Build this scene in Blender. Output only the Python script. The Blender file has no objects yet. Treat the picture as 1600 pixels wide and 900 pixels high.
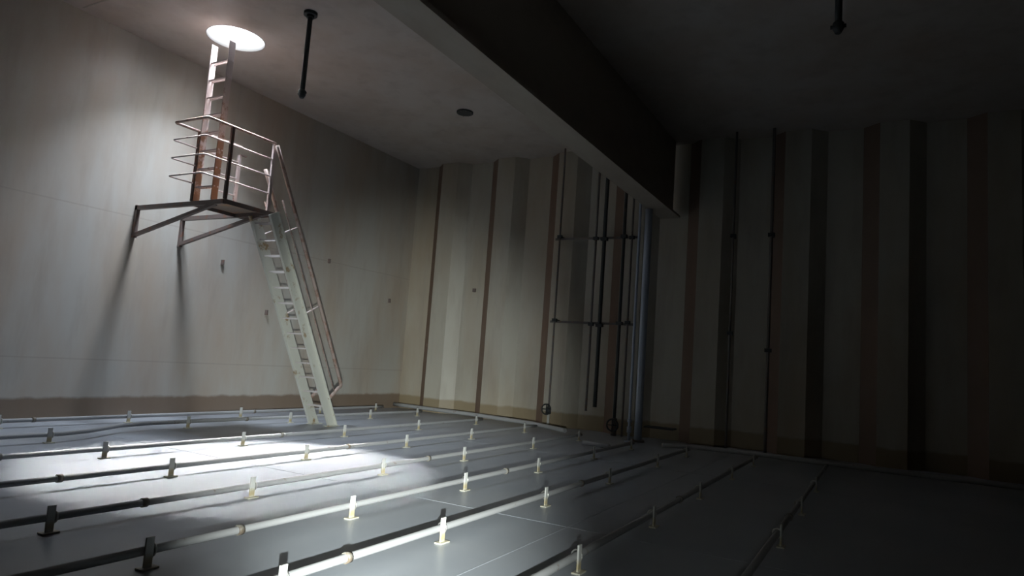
import bpy, bmesh, math, random
from mathutils import Vector, Matrix
random.seed(7)
S = bpy.context.scene
COL = S.collection

# ---------------------------------------------------------------- camera (X runs along the floor pipes, Y to the long wall, Z up)
YAW, PITCH, ROLL, FOC, EYE = 0.50745, 0.10745, 0.0718, 1054.6, 1.4
f = Vector((math.cos(PITCH)*math.cos(YAW), math.cos(PITCH)*math.sin(YAW), math.sin(PITCH)))
r = f.cross(Vector((0, 0, 1))).normalized()
u = r.cross(f)
r2 = math.cos(ROLL)*r + math.sin(ROLL)*u
u2 = -math.sin(ROLL)*r + math.cos(ROLL)*u
cam = bpy.data.cameras.new('camera')
cam.sensor_width = 36.0
cam.lens = FOC/1600*36.0
cam.clip_start = 0.02
cam.clip_end = 200
cam_o = bpy.data.objects.new('camera', cam)
COL.objects.link(cam_o)
cam_o.matrix_world = Matrix(((r2.x, u2.x, -f.x, 0), (r2.y, u2.y, -f.y, 0), (r2.z, u2.z, -f.z, EYE), (0, 0, 0, 1)))
S.camera = cam_o

# ---------------------------------------------------------------- light: daylight down the hatch, and the torch in the photographer's hand
SKY_STRENGTH = 290.0
SUN_STRENGTH = 480.0
TORCH_W = 2000.0
SPILL_W = 3300.0
S.view_settings.view_transform = 'Standard'
S.view_settings.look = 'None'
S.view_settings.exposure = 0.0
S.view_settings.gamma = 1.0
S.view_settings.use_curve_mapping = False
S.cycles.caustics_reflective = False
S.cycles.diffuse_bounces = 2
S.cycles.caustics_refractive = False
HX, HY, HR, HTOP = 6.98, 9.42, 0.45, 0.80      # hatch centre, radius, coaming height
CEIL = 6.35
world = bpy.data.worlds.new('sky')
S.world = world
world.use_nodes = True
bg = world.node_tree.nodes['Background']
bg.inputs['Color'].default_value = (0.78, 0.87, 1.0, 1)
bg.inputs['Strength'].default_value = SKY_STRENGTH
pl = bpy.data.lights.new('hatch_daylight', 'AREA')
pl.shape = 'DISK'
pl.size = HR*2.02
pl.cycles.is_portal = True
po = bpy.data.objects.new('hatch_daylight', pl)
po.location = (HX, HY, CEIL + HTOP + 0.01)
COL.objects.link(po)
if SUN_STRENGTH > 0:
    sl = bpy.data.lights.new('sun', 'SUN')
    sl.energy = SUN_STRENGTH
    sl.color = (1.0, 0.97, 0.94)
    sl.angle = math.radians(30)
    so = bpy.data.objects.new('sun', sl)
    so.rotation_euler = Vector((-1.5, -2.95, -6.7)).to_track_quat('-Z', 'Y').to_euler()
    so.location = (HX, HY, 9)
    COL.objects.link(so)
for nm, power, cone, aim in (('hand_torch_beam', TORCH_W, 29, (3.85, 2.66, 0.0)), ('hand_torch_spill', SPILL_W, 36, (9.4, 7.6, .55)), ('hand_torch_halo', 60.0, 42, (4.6, 1.6, 0.0))):
    tl = bpy.data.lights.new(nm, 'SPOT')
    tl.energy = power
    tl.spot_size = math.radians(cone)
    tl.spot_blend = 1.0
    tl.shadow_soft_size = 0.02
    tl.color = (0.93, 1.0, 0.97)
    to = bpy.data.objects.new(nm, tl)
    to.location = (0.0, -0.05, 1.05)
    to.rotation_euler = (Vector(aim) - Vector(to.location)).to_track_quat('-Z', 'Y').to_euler()
    COL.objects.link(to)

# ---------------------------------------------------------------- materials
def N(nt, t, **kw):
    n = nt.nodes.new(t)
    for k, v in kw.items():
        if hasattr(n, k) and k not in ('inputs',):
            setattr(n, k, v)
    return n
def new_mat(name):
    m = bpy.data.materials.new(name)
    m.use_nodes = True
    return m, m.node_tree, m.node_tree.nodes['Principled BSDF']
def noise(nt, vec, scale, detail=4, rough=0.6):
    n = nt.nodes.new('ShaderNodeTexNoise')
    n.inputs['Scale'].default_value = scale
    n.inputs['Detail'].default_value = detail
    n.inputs['Roughness'].default_value = rough
    if vec is not None:
        nt.links.new(vec, n.inputs['Vector'])
    return n.outputs['Fac']
def ramp(nt, fac, stops):
    n = nt.nodes.new('ShaderNodeValToRGB')
    el = n.color_ramp.elements
    while len(el) < len(stops):
        el.new(0.5)
    for e, (p, c) in zip(el, stops):
        e.position = p
        e.color = (c[0], c[1], c[2], 1) if not isinstance(c, (int, float)) else (c, c, c, 1)
    nt.links.new(fac, n.inputs['Fac'])
    return n.outputs['Color']
def mixc(nt, fac, a, b):
    n = nt.nodes.new('ShaderNodeMix')
    n.data_type = 'RGBA'
    for s, v in ((n.inputs['Factor'], fac), (n.inputs[6], a), (n.inputs[7], b)):
        if hasattr(v, 'links'):
            nt.links.new(v, s)
        elif isinstance(v, (int, float)):
            s.default_value = v
        else:
            s.default_value = (v[0], v[1], v[2], 1)
    return n.outputs[2]
def math_n(nt, op, a, b=None):
    n = nt.nodes.new('ShaderNodeMath')
    n.operation = op
    for i, v in enumerate((a, b)):
        if v is None:
            continue
        if hasattr(v, 'links'):
            nt.links.new(v, n.inputs[i])
        else:
            n.inputs[i].default_value = v
    return n.outputs[0]
def world_pos(nt):
    return nt.nodes.new('ShaderNodeNewGeometry').outputs['Position']
def scaled(nt, vec, s):
    n = nt.nodes.new('ShaderNodeMapping')
    n.inputs['Scale'].default_value = s
    nt.links.new(vec, n.inputs['Vector'])
    return n.outputs['Vector']

def coating(name, base, warm, dark, band=None, rough=0.45, seams=(), streak=(1, 1, .25)):
    """Old tank coating: cloudy stains, faint run marks, a sediment band along the foot, thin welds."""
    m, nt, b = new_mat(name)
    p = world_pos(nt)
    c = mixc(nt, ramp(nt, noise(nt, scaled(nt, p, streak), .9, 5), [(.42, 0), (.72, 1)]), base, warm)
    c = mixc(nt, ramp(nt, noise(nt, scaled(nt, p, (streak[0]*1.3, streak[1]*1.3, streak[2])), 2.1, 6), [(.5, 0), (.95, .8)]), c, dark)
    sep = nt.nodes.new('ShaderNodeSeparateXYZ')
    nt.links.new(p, sep.inputs[0])
    z = sep.outputs['Z']
    for sz in seams:
        d = math_n(nt, 'ABSOLUTE', math_n(nt, 'SUBTRACT', z, sz))
        k = math_n(nt, 'LESS_THAN', d, .012)
        c = mixc(nt, math_n(nt, 'MULTIPLY', k, .35), c, dark)
    if band:
        zz = math_n(nt, 'ADD', z, math_n(nt, 'MULTIPLY', math_n(nt, 'SUBTRACT', noise(nt, p, 3.0, 4), .5), .10))
        k = ramp(nt, zz, [(band[1]-.03, 1), (band[1]+.02, 0)])
        c = mixc(nt, math_n(nt, 'MULTIPLY', k, .85), c, band[0])
    nt.links.new(c, b.inputs['Base Color'])
    nt.links.new(ramp(nt, noise(nt, p, 2.0), [(.3, rough-.08), (.7, rough+.12)]), b.inputs['Roughness'])
    bump = nt.nodes.new('ShaderNodeBump')
    bump.inputs['Strength'].default_value = .12
    bump.inputs['Distance'].default_value = .02
    nt.links.new(noise(nt, p, 1.6, 3), bump.inputs['Height'])
    nt.links.new(bump.outputs[0], b.inputs['Normal'])
    return m
BAND = ((.22, .15, .10), .36)
M_WALL = coating('cream_tank_coating', (.55, .53, .48), (.50, .41, .32), (.36, .31, .26), BAND, seams=(3.34, .95), rough=.42)
M_BACK = coating('cream_bulkhead_coating', (.56, .53, .45), (.48, .40, .29), (.34, .29, .24), ((.32, .245, .14), .34), rough=.42)
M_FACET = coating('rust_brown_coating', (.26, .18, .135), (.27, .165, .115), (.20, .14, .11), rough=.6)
M_CEIL = coating('grey_deckhead_coating', (.63, .56, .51), (.56, .46, .39), (.40, .33, .29), rough=.5, streak=(1, 1, 1))
M_GIRD = coating('buff_girder_coating', (.46, .41, .34), (.42, .34, .27), (.30, .25, .21), rough=.5, streak=(.3, 1, 1))

def floor_mat():
    m, nt, b = new_mat('grey_wet_floor_coating')
    p = world_pos(nt)
    c = mixc(nt, ramp(nt, noise(nt, p, .8, 5), [(.35, 0), (.7, 1)]), (.38, .41, .45), (.44, .46, .49))
    nt.links.new(c, b.inputs['Base Color'])
    nt.links.new(ramp(nt, noise(nt, p, .7, 1), [(.3, .33), (.7, .40)]), b.inputs['Roughness'])
    bump = nt.nodes.new('ShaderNodeBump')
    bump.inputs['Strength'].default_value = .10
    bump.inputs['Distance'].default_value = .02
    nt.links.new(noise(nt, p, 1.3, 3), bump.inputs['Height'])
    nt.links.new(bump.outputs[0], b.inputs['Normal'])
    return m
M_FLOOR = floor_mat()

def painted(name, base, rust, amount=.55, rough=.45, metal=0.0, scale=9.0):
    m, nt, b = new_mat(name)
    p = world_pos(nt)
    c = mixc(nt, ramp(nt, noise(nt, p, scale, 6, .65), [(amount, 0), (amount+.08, 1)]), base, rust)
    nt.links.new(c, b.inputs['Base Color'])
    b.inputs['Roughness'].default_value = rough
    b.inputs['Metallic'].default_value = metal
    return m
M_PINK = painted('flesh_primer_with_rust', (.47, .36, .32), (.25, .13, .085), .44, scale=6)
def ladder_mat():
    m, nt, b = new_mat('pale_ladder_paint_brown_at_the_foot')
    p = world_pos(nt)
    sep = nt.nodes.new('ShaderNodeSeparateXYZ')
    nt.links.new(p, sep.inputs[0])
    k = math_n(nt, 'ADD', noise(nt, p, 6.0, 6, .65), math_n(nt, 'MULTIPLY', math_n(nt, 'SUBTRACT', 4.9, sep.outputs['Z']), .16))  # noise plus height: pale at the top, browner towards the foot
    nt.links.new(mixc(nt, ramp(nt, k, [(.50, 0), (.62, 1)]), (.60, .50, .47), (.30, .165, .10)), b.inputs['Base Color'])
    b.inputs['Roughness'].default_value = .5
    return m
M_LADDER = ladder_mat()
M_RAIL = painted('pale_pink_rail_paint', (.56, .47, .45), (.28, .13, .09), .60)
M_DARK = painted('dark_rusty_steel', (.16, .11, .095), (.22, .10, .06), .5, .6)
M_HAND = painted('rust_brown_handrail_paint', (.36, .28, .245), (.27, .17, .13), .5, .55)
M_DECK = painted('rust_stained_plate', (.30, .22, .17), (.42, .24, .14), .48, .6, scale=3)
M_BRKT = painted('brown_grey_bracket_paint', (.20, .155, .14), (.25, .13, .09), .55, .55)
M_STR = painted('cream_stringer_paint', (.64, .64, .57), (.36, .25, .13), .565, .4, scale=4.0)
M_STEP = painted('worn_step_bar', (.62, .57, .55), (.30, .18, .14), .62, .4)
M_PIPE = painted('grey_heating_pipe', (.40, .40, .40), (.27, .22, .18), .62, .6, .0)
M_SLEEVE = painted('brown_pipe_coupling', (.25, .235, .20), (.18, .14, .10), .5, .5)
M_BOLT = painted('bright_u_bolt', (.62, .61, .57), (.35, .25, .15), .66, .28, .8)
M_BLACK = painted('black_steel', (.035, .04, .042), (.07, .05, .04), .6, .55)
M_VPIPE = painted('dark_bulkhead_pipe', (.17, .15, .14), (.20, .13, .09), .55, .55)
M_STEEL = painted('blue_grey_stainless_pipe', (.50, .57, .68), (.42, .46, .52), .7, .35, .15)
M_COAM = painted('white_hatch_coaming', (.45, .45, .44), (.38, .36, .33), .7, .5)

def support_mat():
    m, nt, b = new_mat('white_bar_with_yellow_foot')
    tc = nt.nodes.new('ShaderNodeTexCoord')
    sep = nt.nodes.new('ShaderNodeSeparateXYZ')
    nt.links.new(tc.outputs['Object'], sep.inputs[0])
    zz = math_n(nt, 'ADD', sep.outputs['Z'], math_n(nt, 'MULTIPLY', noise(nt, tc.outputs['Object'], 30, 3), .05))
    c = ramp(nt, zz, [(.03, (.62, .60, .50)), (.06, (.53, .44, .25)), (.09, (.56, .49, .32)), (.12, (.66, .66, .62))])
    nt.links.new(c, b.inputs['Base Color'])
    b.inputs['Roughness'].default_value = .4
    return m
M_SUP = support_mat()

# ---------------------------------------------------------------- mesh helpers
class MB:
    def __init__(s):
        s.v, s.f, s.mi = [], [], []
    def add(s, vs, fs, mi=0):
        o = len(s.v)
        s.v += [tuple(v) for v in vs]
        s.f += [tuple(i+o for i in q) for q in fs]
        s.mi += [mi]*len(fs)
        return s
    def box(s, lo, hi, mi=0):
        x0, y0, z0 = lo; x1, y1, z1 = hi
        vs = [(x0,y0,z0),(x1,y0,z0),(x1,y1,z0),(x0,y1,z0),(x0,y0,z1),(x1,y0,z1),(x1,y1,z1),(x0,y1,z1)]
        return s.add(vs, [(0,3,2,1),(4,5,6,7),(0,1,5,4),(1,2,6,5),(2,3,7,6),(3,0,4,7)], mi)
    def bar(s, p, q, w, h, side=(0, 1, 0), mi=0):
        """rectangular bar p to q: w across along 'side', h the other way"""
        p, q, side = Vector(p), Vector(q), Vector(side)
        d = (q-p).normalized()
        a = (side - d*side.dot(d)).normalized()
        b = d.cross(a)
        vs = []
        for e in (p, q):
            for sa, sb in ((-1,-1),(1,-1),(1,1),(-1,1)):
                vs.append(e + a*(sa*w/2) + b*(sb*h/2))
        return s.add(vs, [(3,2,1,0),(4,5,6,7),(0,1,5,4),(1,2,6,5),(2,3,7,6),(3,0,4,7)], mi)
    def tube(s, pts, rad, n=10, closed=False, mi=0):
        pts = [Vector(p) for p in pts]
        if not closed and not isinstance(rad, (list, tuple)):
            fine = [pts[0]]
            for p, q in zip(pts[:-1], pts[1:]):      # long runs in short lengths
                k = max(1, math.ceil((q-p).length/max(.4, rad*10)))
                fine += [p + (q-p)*(i/k) for i in range(1, k+1)]
            pts = fine
        m = len(pts)
        rings, prev = [], None
        for i in range(m):
            if closed:
                t = pts[(i+1) % m] - pts[i-1]
            else:
                t = pts[min(i+1, m-1)] - pts[max(i-1, 0)]
            t.normalize()
            if prev is None:
                a = t.orthogonal().normalized()
            else:
                a = (prev - t*prev.dot(t)).normalized()
            prev = a
            b = t.cross(a)
            rr = rad[i] if isinstance(rad, (list, tuple)) else rad
            rings.append([pts[i] + (a*math.cos(2*math.pi*k/n) + b*math.sin(2*math.pi*k/n))*rr for k in range(n)])
        vs = [v for g in rings for v in g]
        fs = []
        for i in range(m if closed else m-1):
            j = (i+1) % m
            for k in range(n):
                fs.append((i*n+k, i*n+(k+1) % n, j*n+(k+1) % n, j*n+k))
        if not closed:
            fs.append(tuple(range(n-1, -1, -1)))
            fs.append(tuple((m-1)*n+k for k in range(n)))
        return s.add(vs, fs, mi)
    def build(s, name, mats, parent=None, smooth=False, bevel=0, loc=None):
        me = bpy.data.meshes.new(name)
        me.from_pydata(s.v, [], s.f)
        for mm in (mats if isinstance(mats, (list, tuple)) else [mats]):
            me.materials.append(mm)
        for p, i in zip(me.polygons, s.mi):
            p.material_index = i
            p.use_smooth = smooth and len(p.vertices) == 4
        bm = bmesh.new()
        bm.from_mesh(me)
        bmesh.ops.recalc_face_normals(bm, faces=bm.faces)
        bm.to_mesh(me)
        bm.free()
        me.update()
        o = bpy.data.objects.new(name, me)
        o.cycles.shadow_terminator_geometry_offset = 0.0
        COL.objects.link(o)
        if parent:
            o.parent = parent
        if loc:
            o.location = loc
        if bevel:
            bv = o.modifiers.new('bevel', 'BEVEL')
            bv.width = bevel
            bv.segments = 2
            bv.limit_method = 'ANGLE'
        return o
def arc(p0, c, p1, n=6):
    """rounded corner: quadratic from p0 by way of c to p1"""
    p0, c, p1 = Vector(p0), Vector(c), Vector(p1)
    return [p0*(1-t)**2 + c*2*t*(1-t) + p1*t*t for t in [i/n for i in range(n+1)]]
def tag(o, label, cat, group=None):
    o['label'] = label
    o['category'] = cat
    if group:
        o['group'] = group
    return o
def thing(name, label, cat, loc=(0, 0, 0), group=None):
    o = bpy.data.objects.new(name, None)
    o.empty_display_size = .1
    o.location = loc
    COL.objects.link(o)
    return tag(o, label, cat, group)
def struct(o):
    o['kind'] = 'structure'
    return o

# ---------------------------------------------------------------- setting
X0, X1, Y0, WALL = -4.0, 14.2, -7.0, 11.0
DEEP, NEAR = 14.2, 13.96
struct(MB().box((X0-.1, Y0-.1, -.1), (X1+.5, WALL+.1, 0)).build('floor', M_FLOOR))
struct(MB().box((X0-.1, WALL, 0), (X1+.5, WALL+.1, CEIL)).build('wall_left', M_WALL))
struct(MB().box((X0-.1, Y0-.1, 0), (X1+.5, Y0, CEIL)).build('wall_right', M_FACET))
struct(MB().box((X0-.1, Y0, 0), (X0, WALL, CEIL)).build('wall_rear', M_FACET))
# corrugated end bulkhead
prof, mi = [(DEEP, WALL)], []
y = 10.34
while y > Y0 + 1.7:
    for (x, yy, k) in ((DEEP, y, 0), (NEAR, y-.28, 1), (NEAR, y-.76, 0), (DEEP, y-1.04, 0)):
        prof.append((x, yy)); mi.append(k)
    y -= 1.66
prof.append((DEEP, Y0)); mi.append(0)
b = MB()
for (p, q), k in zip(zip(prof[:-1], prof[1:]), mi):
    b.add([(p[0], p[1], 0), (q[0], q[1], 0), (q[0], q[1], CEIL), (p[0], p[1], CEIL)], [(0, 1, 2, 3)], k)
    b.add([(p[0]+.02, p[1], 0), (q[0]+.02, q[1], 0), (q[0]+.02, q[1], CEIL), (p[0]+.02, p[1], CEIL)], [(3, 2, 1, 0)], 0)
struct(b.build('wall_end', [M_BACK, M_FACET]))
# deckhead with the round hatch opening
b = MB()
n = 64
sq = .7
def on_square(a):
    c, s_ = math.cos(a), math.sin(a)
    k = sq/max(abs(c), abs(s_))
    return (HX + c*k, HY + s_*k)
for zz, flip in ((CEIL, False), (CEIL+.06, True)):
    vs = []
    for i in range(n):
        a = 2*math.pi*i/n
        vs.append((HX + HR*math.cos(a), HY + HR*math.sin(a), zz))
        vs.append((*on_square(a), zz))
    fs = [(2*i, 2*i+1, (2*i+3) % (2*n), (2*i+2) % (2*n)) for i in range(n)]
    b.add(vs, fs)
    for (a0, a1, b0, b1) in ((X0-.1, HX-sq, Y0-.1, WALL+.1), (HX+sq, X1+.5, Y0-.1, WALL+.1), (HX-sq, HX+sq, Y0-.1, HY-sq), (HX-sq, HX+sq, HY+sq, WALL+.1)):
        b.add([(a0, b0, zz), (a1, b0, zz), (a1, b1, zz), (a0, b1, zz)], [(0, 1, 2, 3)])
struct(b.build('ceiling', M_CEIL))
# deep longitudinal girder: web with a broad bottom flange
b = MB()
b.box((X0, 3.98, 4.72), (NEAR+.02, 4.06, CEIL))
b.box((X0, 3.82, 4.67), (NEAR+.02, 4.24, 4.72))
struct(b.build('trim_1', M_GIRD))
# weld seams on the floor and deckhead
for i, (p, q) in enumerate((((-1, 2.40, .0008), (13.5, 2.40, .0008)), ((5.61, -1, .0008), (5.61, 10.9, .0008)), ((9.9, -1, .0008), (9.9, 10.9, .0008)), ((-1, 8.1, .0008), (13.5, 8.1, .0008)))):
    struct(MB().bar(p, q, 0.014, .0016, (0, 1, 0) if i in (0, 3) else (1, 0, 0)).build('trim_%d' % (i+2), M_FLOOR))
struct(MB().bar((5.35, 3, CEIL-.002), (5.35, 10.9, CEIL-.002), .02, .008, (1, 0, 0)).build('trim_6', M_GIRD))

# ---------------------------------------------------------------- hatch coaming
t = thing('access_hatch', 'round open hatch glaring with daylight above the upright ladder', 'hatch', (HX, HY, CEIL))
b = MB()
vs = []
for rr, zz in ((HR-.002, -.003), (HR-.002, HTOP), (HR+.012, HTOP), (HR+.012, -.003)):
    for i in range(n):
        a = 2*math.pi*i/n
        vs.append((rr*math.cos(a), rr*math.sin(a), zz))
fs = []
for k in range(4):
    for i in range(n):
        fs.append((k*n+i, k*n+(i+1) % n, ((k+1) % 4)*n+(i+1) % n, ((k+1) % 4)*n+i))
b.add(vs, fs)
b.build('coaming', M_COAM, t, smooth=True)

# ---------------------------------------------------------------- landing platform on the long wall
PX0, PX1, PY0, PY1, PZ = 6.66, 7.50, 8.80, 9.58, 3.54
t = thing('access_platform', 'small rusty railed landing bracketed off the long wall under the hatch', 'platform', (0, 0, 0))
b = MB().box((PX0, PY0, PZ-.02), (PX1+.12, PY1, PZ))
b.build('deck_plate', M_DECK, t)
b = MB()
b.box((PX0-.01, PY0-.01, PZ-.075), (PX1+.12, PY0+.005, PZ-.004))
b.box((PX0-.01, PY1-.005, PZ-.075), (PX1+.12, PY1+.01, PZ-.004))
b.box((PX1+.11, PY0-.01, PZ-.075), (PX1+.125, PY1+.01, PZ-.004))
b.build('edge_angle', M_BRKT, t)
for x in (PX0, PX1):
    b = MB()
    b.bar((x, WALL, PZ-.045), (x, PY0, PZ-.045), .06, .07, (1, 0, 0))
    b.build('bracket_beam', M_BRKT, t)
    b = MB()
    b.bar((x, WALL-.03, PZ-.0), (x, WALL-.03, 2.99), .06, .06, (1, 0, 0))
    b.build('wall_leg', M_BRKT, t)
    b = MB()
    b.bar((x, WALL-.02, 3.03), (x, PY0+.2, PZ-.07), .055, .055, (1, 0, 0))
    b.build('brace', M_BRKT, t)
RT = PZ + 1.13
posts = ((PX0, PY0, M_DARK), (PX0, PY1, M_DARK), (PX1-.02, PY0, M_RAIL), (PX1-.06, PY1, M_RAIL))
for x, y, m in posts:
    top = RT if y == PY0 or x == PX0 else PZ + .98
    MB().bar((x, y, PZ), (x, y, top), .055 if m is M_RAIL else .05, .04, (1, 0, 0)).build('rail_post', m, t)
RX = 6.22      # the rails loop out beyond the ladder
def u_rail(z, rad, m, name):
    pts = [(PX1-.02, PY0, z)] + arc((RX+.05, PY0, z), (RX, PY0, z), (RX, PY0+.05, z), 4) + arc((RX, PY1-.05, z), (RX, PY1, z), (RX+.05, PY1, z), 4) + [(PX1-.04, PY1, z)]
    MB().tube(pts, rad, 8).build(name, m, t, smooth=True)
u_rail(RT, .022, M_HAND, 'top_rail')
for k in (1, 2, 3):
    u_rail(PZ + RT*0 + .285*k, .012, M_RAIL, 'guard_rail')
MB().bar((PX1-.06, PY1, PZ+.99), (PX1+.06, PY1-.02, PZ+.99), .05, .015, (0, 1, 0)).build('grab_plate', M_DARK, t)

# ---------------------------------------------------------------- upright ladder through the hatch
LX, LY0, LY1 = 6.70, 9.11, 9.54
t = thing('vertical_ladder', 'upright rusty ladder rising from the landing into the bright hatch', 'ladder', (LX, (LY0+LY1)/2, PZ))
LH = 2.58
for y in (LY0, LY1):
    yy = y - (LY0+LY1)/2
    b = MB()
    b.box((-.055, yy-.009, 0), (.055, yy+.009, LH))
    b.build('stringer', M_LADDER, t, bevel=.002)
k = 0
z = .22
while z < LH - .1:
    b = MB()
    for dx in (-.03, .03):
        b.bar((dx, LY0-(LY0+LY1)/2-.02, z), (dx, LY1-(LY0+LY1)/2+.02, z), .022, .022, (1, 0, 0))
    b.build('rung', M_RAIL, t)
    z += .292

# ---------------------------------------------------------------- inclined ladder to the floor
SA, SB = Vector((7.52, 0, 3.50)), Vector((9.36, 0, 0.0))     # stringer centre line in the XZ plane
SY0, SY1 = 8.72, 9.14
d = (SB-SA).normalized()
nrm = Vector((-d.z, 0, d.x)) * 1.0
if nrm.x < 0: nrm = -nrm
t = thing('inclined_ladder', 'steep cream ladder with handrails from the landing down to the floor', 'ladder', (SB.x, (SY0+SY1)/2, 0))
off = -Vector((SB.x, (SY0+SY1)/2, 0))
def P(v, y): return Vector((v.x, y, v.z)) + off
for y in (SY0, SY1):
    b = MB()
    s_ = 1 if y == SY0 else -1
    hw = .092
    foot = SB + d*.0
    # plate cut level at the floor, with a flange along each edge
    a1, a2 = SA + nrm*hw, SA - nrm*hw
    def to_floor(p): return p + d*(p.z/(-d.z))
    f1, f2 = to_floor(a1), to_floor(a2)
    q = [P(a1, y-.006), P(f1, y-.006), P(f2, y-.006), P(a2, y-.006), P(a1, y+.006), P(f1, y+.006), P(f2, y+.006), P(a2, y+.006)]
    b.add(q, [(0,1,2,3),(7,6,5,4),(0,4,5,1),(1,5,6,2),(2,6,7,3),(3,7,4,0)])
    for e, fl in ((a1, f1), (a2, f2)):
        b.bar(P(e, y - s_*.025), P(fl + (d*-.02), y - s_*.025), .05, .008, (0, 1, 0))
    b.build('stringer', M_STR, t)
    b = MB().box(tuple(P(SB, y-.06) + Vector((-.14, 0, 0))), tuple(P(SB, y+.06) + Vector((.14, 0, .012))))
    b.build('foot_plate', M_STR, t)
    # handrail and mid rail on stand-offs square to the slope
    h0, h1 = SA + d*(-1.02 if y == SY0 else -.66) + nrm*.47, SA + d*3.36 + nrm*.47
    e1 = SA + d*3.46 + nrm*.09
    pts = [P(h0, y)] + arc(P(h1 - d*.05, y), P(h1 + d*.05, y), P(h1*.8 + e1*.2, y), 5) + [P(e1, y)]
    MB().tube(pts, .032, 10).build('handrail', M_HAND, t, smooth=True)
    MB().tube([P(SA + d*-.15 + nrm*.27, y), P(SA + d*3.40 + nrm*.27, y)], .011, 8).build('mid_rail', M_HAND, t, smooth=True)
    for s0 in (.36, 1.80):
        MB().tube([P(SA + d*s0 + nrm*.085, y), P(SA + d*s0 + nrm*.47, y)], .014, 8).build('stand_off', M_RAIL, t, smooth=True)
nst = 13
for i in range(nst):
    c = SA + d*(.16 + i*.283)
    b = MB()
    for dx in (-.05, .05):
        b.bar(P(c + Vector((dx, 0, 0)), SY0), P(c + Vector((dx, 0, 0)), SY1), .022, .022, (1, 0, 0))
    b.build('step', M_STEP, t)

# ---------------------------------------------------------------- heating pipes over the floor, each on its flat-bar supports
PZC, PR = .10, .027
ORD = ['', 'first', 'second', 'third', 'fourth', 'fifth', 'sixth', 'seventh', 'eighth', 'ninth']
pipes = [   # y, far end, near end, sleeve places, support places
    (10.46, 12.9, 1.0, [5.27, 9.1], [4.82, 6.63, 8.77, 10.8, 12.6]),
    (9.40, 12.9, 1.0, [3.3, 8.1], [4.70, 6.99, 9.02, 11.14, 12.7]),
    (7.62, 12.8, 0.6, [3.57, 7.17], [4.60, 6.47, 8.45, 10.45, 12.5]),
    (6.30, 12.8, 0.3, [3.45, 7.12], [4.50, 6.33, 8.36, 10.2, 12.2]),
    (5.04, 12.2, 0.0, [3.42, 7.2], [2.72, 4.43, 6.28, 8.0, 10.1, 12.0]),
    (3.91, 11.9, 0.0, [3.39, 7.2], [2.70, 4.50, 6.26, 8.01, 9.93, 11.7]),
    (2.94, 12.0, 0.0, [3.41, 7.2], [2.85, 4.42, 6.22, 8.01, 10.03, 11.7]),
    (1.84, 12.1, 0.5, [7.2], [4.46, 6.20, 7.98, 9.84, 11.6]),
    (0.78, 12.2, 2.0, [7.2], [6.33, 8.0, 9.8]),
]
proto = thing('pipe_support', 'x', 'pipe support', (0, 0, 0), 'flat-bar pipe supports on the floor')
MB().box((-.027, -.007, 0), (.027, .007, .188)).build('upright', M_SUP, proto, bevel=.003)
MB().box((-.058, -.035, 0), (.058, .03, .012)).build('foot_plate', M_SUP, proto, bevel=.003)
ub = [(0.045, -.004, PZC-.055), (.045, .02, PZC-.055)]
b = MB()
ring = [(.045, .036 + .038*math.cos(a), PZC + .038*math.sin(a)) for a in [2*math.pi*i/16 for i in range(16)]]
b.tube(ring, .007, 6, closed=True)
b.bar((.0, .008, PZC), (.05, .008, PZC), .03, .008, (0, 0, 1))
b.build('u_bolt', M_BOLT, proto, smooth=True)
used = False
WHERE = ['closest to the camera', 'second along', 'third along', 'fourth along', 'fifth along', 'farthest along']
for i, (y, xe, xs, sleeves, sups) in enumerate(pipes):
    n_ = i+1
    if i == 1:
        pts = [(xs, 8.93, PZC), (4.85, 8.95, PZC), (5.25, 9.06, PZC), (5.85, 9.40, PZC), (6.3, 9.50, PZC), (7.2, 9.50, PZC), (xe, 9.32, PZC)]
    else:
        pts = [(xs, y, PZC), (xe, y, PZC)]
    def ypipe(x):
        for p, q in zip(pts[:-1], pts[1:]):
            if p[0] <= x <= q[0]:
                return p[1] + (q[1]-p[1])*(x-p[0])/(q[0]-p[0])
        return y
    extra = ', bent past the ladder foot' if i == 1 else ''
    t = thing('heating_pipe', 'grey floor heating pipe, %s out from the long wall%s' % (ORD[n_], extra), 'pipe', (0, 0, 0), 'heating pipes over the floor')
    MB().tube(pts, PR, 12).build('pipe_run', M_PIPE, t, smooth=True)
    for sx in sleeves:
        yy = ypipe(sx)
        MB().tube([(sx-.022, yy, PZC), (sx+.022, yy, PZC)], PR+.009, 12).build('coupling', M_SLEEVE, t, smooth=True)
    for k, sx in enumerate(sups):
        kk = k
        lab = 'flat-bar support under the %s pipe from the long wall, %s' % (ORD[n_], WHERE[kk] if kk < len(sups)-1 else 'farthest along')
        if not used:
            o = proto; used = True
        else:
            o = proto.copy(); COL.objects.link(o)
            for ch in list(proto.children):
                c = ch.copy(); COL.objects.link(c); c.parent = o
        o['label'] = lab
        o.location = (sx, ypipe(sx) - PR - .008, 0)

# ---------------------------------------------------------------- header pipes along the end bulkhead
tag(MB().tube([(13.62, 10.7, .12), (13.45, 9.2, .12), (13.38, 8.2, .12), (12.98, 6.5, .12), (12.35, 5.45, .12)], .045, 12).build('header_pipe', M_PIPE, smooth=True), 'long header pipe along the foot of the pale corrugated bulkhead', 'pipe')
tag(MB().tube([(11.0, 4.50, .10), (10.9, 3.99, .10)], .04, 12).build('header_pipe', M_PIPE, smooth=True), 'short shiny pipe piece on the floor just in front of the bright standpipe', 'pipe')
tag(MB().tube([(11.95, 3.4, .12), (12.30, 2.86, .12), (12.38, 1.76, .12), (12.3, .6, .12), (12.3, -4.0, .12)], .04, 12).build('header_pipe', M_PIPE, smooth=True), 'header pipe in the dark beyond the bright standpipe', 'pipe')

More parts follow.
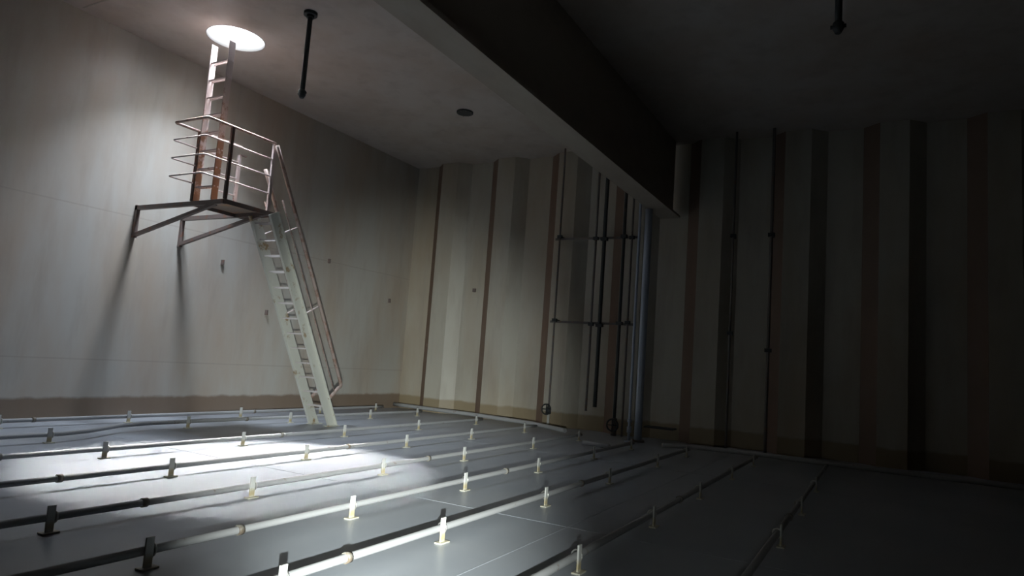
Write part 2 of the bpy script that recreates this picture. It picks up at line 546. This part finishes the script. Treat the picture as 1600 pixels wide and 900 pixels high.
# ---------------------------------------------------------------- vertical pipes on the bulkhead
def vpipe(label, x, y, z0, z1, rad, m, clamps=(), cat='pipe', name='vertical_pipe', reach=None):
    t = thing(name, label, cat, (x, y, z0), None)
    MB().tube([(0, 0, 0), (0, 0, z1-z0)], rad, 12).build('pipe_run', m, t, smooth=True)
    for cz in clamps:
        b = MB()
        b.box((-rad-.012, -rad-.03, cz-z0-.035), (rad+.012, rad+.03, cz-z0+.035))
        b.box((rad, -.02, cz-z0-.02), ((reach or NEAR)-x, .02, cz-z0+.02))
        b.build('pipe_clamp', M_BLACK, t)
    return t
vx = 13.72
t1 = vpipe('thin pipe up the bulkhead with dark clamps and a valve at its foot', vx, 6.48, 0, CEIL, .022, M_VPIPE, (4.28, 2.38))
b = MB()
b.tube([(-.04, .0, .40), (-.04, 0, .52)], .02, 8)
b.tube([(0, 0, .30), (0, 0, .44)], .055, 12)
b.build('valve_body', M_BLACK, t1, smooth=True)
b = MB()
b.tube([(-.13 + .0*math.cos(a), .11*math.cos(a), .40 + .11*math.sin(a)) for a in [2*math.pi*i/20 for i in range(20)]], .014, 8, closed=True)
b.bar((-.13, -.11, .40), (-.13, .11, .40), .016, .016, (1, 0, 0))
b.bar((-.13, 0, .29), (-.13, 0, .51), .016, .016, (1, 0, 0))
b.tube([(-.14, 0, .40), (0, 0, .40)], .014, 8)
b.build('hand_wheel', M_BLACK, t1, smooth=True)
MB().tube([(0, 0, 0), (0, 0, .29)], .03, 10).build('foot_stub', M_SUP, t1, smooth=True)
vpipe('thin dark pipe up the bulkhead, just wallward of the thick black one', vx, 5.60, .45, 5.9, .025, M_VPIPE, (4.22, 2.32), reach=13.82)
vpipe('thick black pipe up the bulkhead behind the girder', vx, 5.40, .55, 5.9, .042, M_BLACK, (4.2, 2.3), reach=13.82)
t4 = vpipe('dark pipe ending in a round wheel valve low on the bulkhead', vx, 4.95, .3, 5.6, .035, M_BLACK, (4.25, 2.36), reach=13.82)
b = MB()
b.tube([(-.10, .12*math.cos(a), -.08 + .12*math.sin(a)) for a in [2*math.pi*i/24 for i in range(24)]], .018, 8, closed=True)
b.bar((-.10, -.12, -.08), (-.10, .12, -.08), .02, .02, (1, 0, 0))
b.bar((-.10, 0, -.2), (-.10, 0, .04), .02, .02, (1, 0, 0))
b.tube([(-.12, 0, -.08), (.02, 0, -.08)], .02, 8)
b.build('hand_wheel', M_BLACK, t4, smooth=True)
b = MB().tube([(0, 0, -.3), (0, 0, .06)], .06, 12)
b.build('valve_body', M_VPIPE, t4, smooth=True)
vpipe('thin dark pipe with clamps close beside the bright standpipe', vx, 4.77, .0, 5.4, .022, M_VPIPE, (4.22, 2.38), reach=13.82)
for z in (4.24, 2.35):
    o = MB().bar((13.80, 4.66, z), (13.80, 6.62, z), .03, .05, (1, 0, 0)).build('tie_bar', M_VPIPE)
    tag(o, ('upper' if z > 3 else 'lower') + ' flat tie bar crossing behind the bulkhead pipes', 'bar')
ts = vpipe('slim shiny standpipe reaching the floor beside the thick blue-grey column', 12.85, 4.32, 0, CEIL, .028, M_STEEL, ())
MB().tube([(0, 0, 0), (0, 0, .03)], .09, 16).build('foot_flange', M_STEEL, ts, smooth=True)
MB().tube([(0, 0, .18), (0, 0, .30)], .045, 12).build('coupling', M_STEEL, ts, smooth=True)
MB().tube([(0, 0, .38), (0, 0, .44)], .045, 12).build('coupling', M_STEEL, ts, smooth=True)
ts = vpipe('thick blue-grey pipe column rising from the floor to the girder flange', 13.1, 4.22, 0, 4.67, .075, M_STEEL, (), 'column', 'pipe_column')
MB().tube([(0, 0, 0), (0, 0, .04)], .13, 16).build('foot_flange', M_VPIPE, ts, smooth=True)
vpipe('faint thin pipe up the dark part of the bulkhead, first past the column', vx, 2.66, 0, CEIL, .022, M_VPIPE, (2.25, 4.2), reach=13.95)
vpipe('faint pipe up the darkest bulkhead panel with a clamp midway', vx, 1.94, .0, CEIL, .03, M_VPIPE, (1.95, 4.2), reach=13.95)
o = MB().box((13.70, 3.70, .24), (14.0, 4.30, .27)).build('wall_ledge', M_BLACK)
tag(o, 'small dark ledge low on the bulkhead beyond the blue-grey column', 'ledge')

# ---------------------------------------------------------------- deckhead fittings
def wash_gun(label, x, y, zb):
    t = thing('tank_cleaning_gun', label, 'hanging pipe', (x, y, CEIL), None)
    L = CEIL - zb
    MB().tube([(0, 0, -L+.08), (0, 0, 0)], .036, 12).build('drop_pipe', M_BLACK, t, smooth=True)
    b = MB()
    b.tube([(0, 0, -.05), (0, 0, 0)], .10, 20)
    b.tube([(0, 0, -.09), (0, 0, -.05)], .055, 16)
    b.build('flange', M_BLACK, t, smooth=True)
    b = MB()
    b.tube([(0, 0, -L), (0, 0, -L+.05), (0, 0, -L+.11), (0, 0, -L+.13)], [.03, .055, .055, .036], 14)
    b.tube([(0, -.075, -L+.075), (0, .075, -L+.075)], .02, 10)
    b.build('nozzle', M_BLACK, t, smooth=True)
wash_gun('dark drop pipe hanging from the ceiling near the bright hatch', 6.80, 7.55, 5.02)
wash_gun('dark drop pipe hanging in the blackness past the girder', 7.38, 0.45, 5.02)
t = thing('deckhead_opening', 'small dark round blank cover on the ceiling between hatch and girder', 'cover', (11.0, 7.5, CEIL))
b = MB()
b.tube([(0, 0, -.03), (0, 0, 0)], .17, 24)
b.build('cover_plate', M_BLACK, t, smooth=True)
b = MB()
for i in range(8):
    a = 2*math.pi*i/8
    b.tube([(.14*math.cos(a), .14*math.sin(a), -.045), (.14*math.cos(a), .14*math.sin(a), -.03)], .014, 6)
b.build('bolts', M_VPIPE, t)

# ---------------------------------------------------------------- small lugs on the walls
for (x, y, z, lab) in ((8.42, WALL, 2.86, 'small lug on the long wall under the landing, beside the ladder top'),
                       (9.58, WALL, 2.02, 'small lug on the long wall just behind the ladder, lower than its neighbours'),
                       (11.18, WALL, 3.34, 'small lug on the long wall beyond the ladder handrail'),
                       (13.41, WALL, 2.69, 'small lug on the long wall close to the far corner')):
    o = MB().box((x-.02, y-.06, z-.05), (x+.02, y, z+.05)).build('wall_lug', M_BRKT, bevel=.004)
    tag(o, lab, 'lug', 'lugs on the walls')
for (y, z, lab) in ((10.12, 1.65, 'rusty brown lug on the bulkhead beside the first brown fold'), (8.95, 3.08, 'small dark lug on the bulkhead beside the second brown fold')):
    x = DEEP if y < 9.2 else NEAR + (y-10.0)
    o = MB().box((x-.06, y-.035, z-.045), (x+.0, y+.035, z+.045)).build('wall_lug', M_DECK if z < 2 else M_BRKT, bevel=.004)
    tag(o, lab, 'lug', 'lugs on the walls')
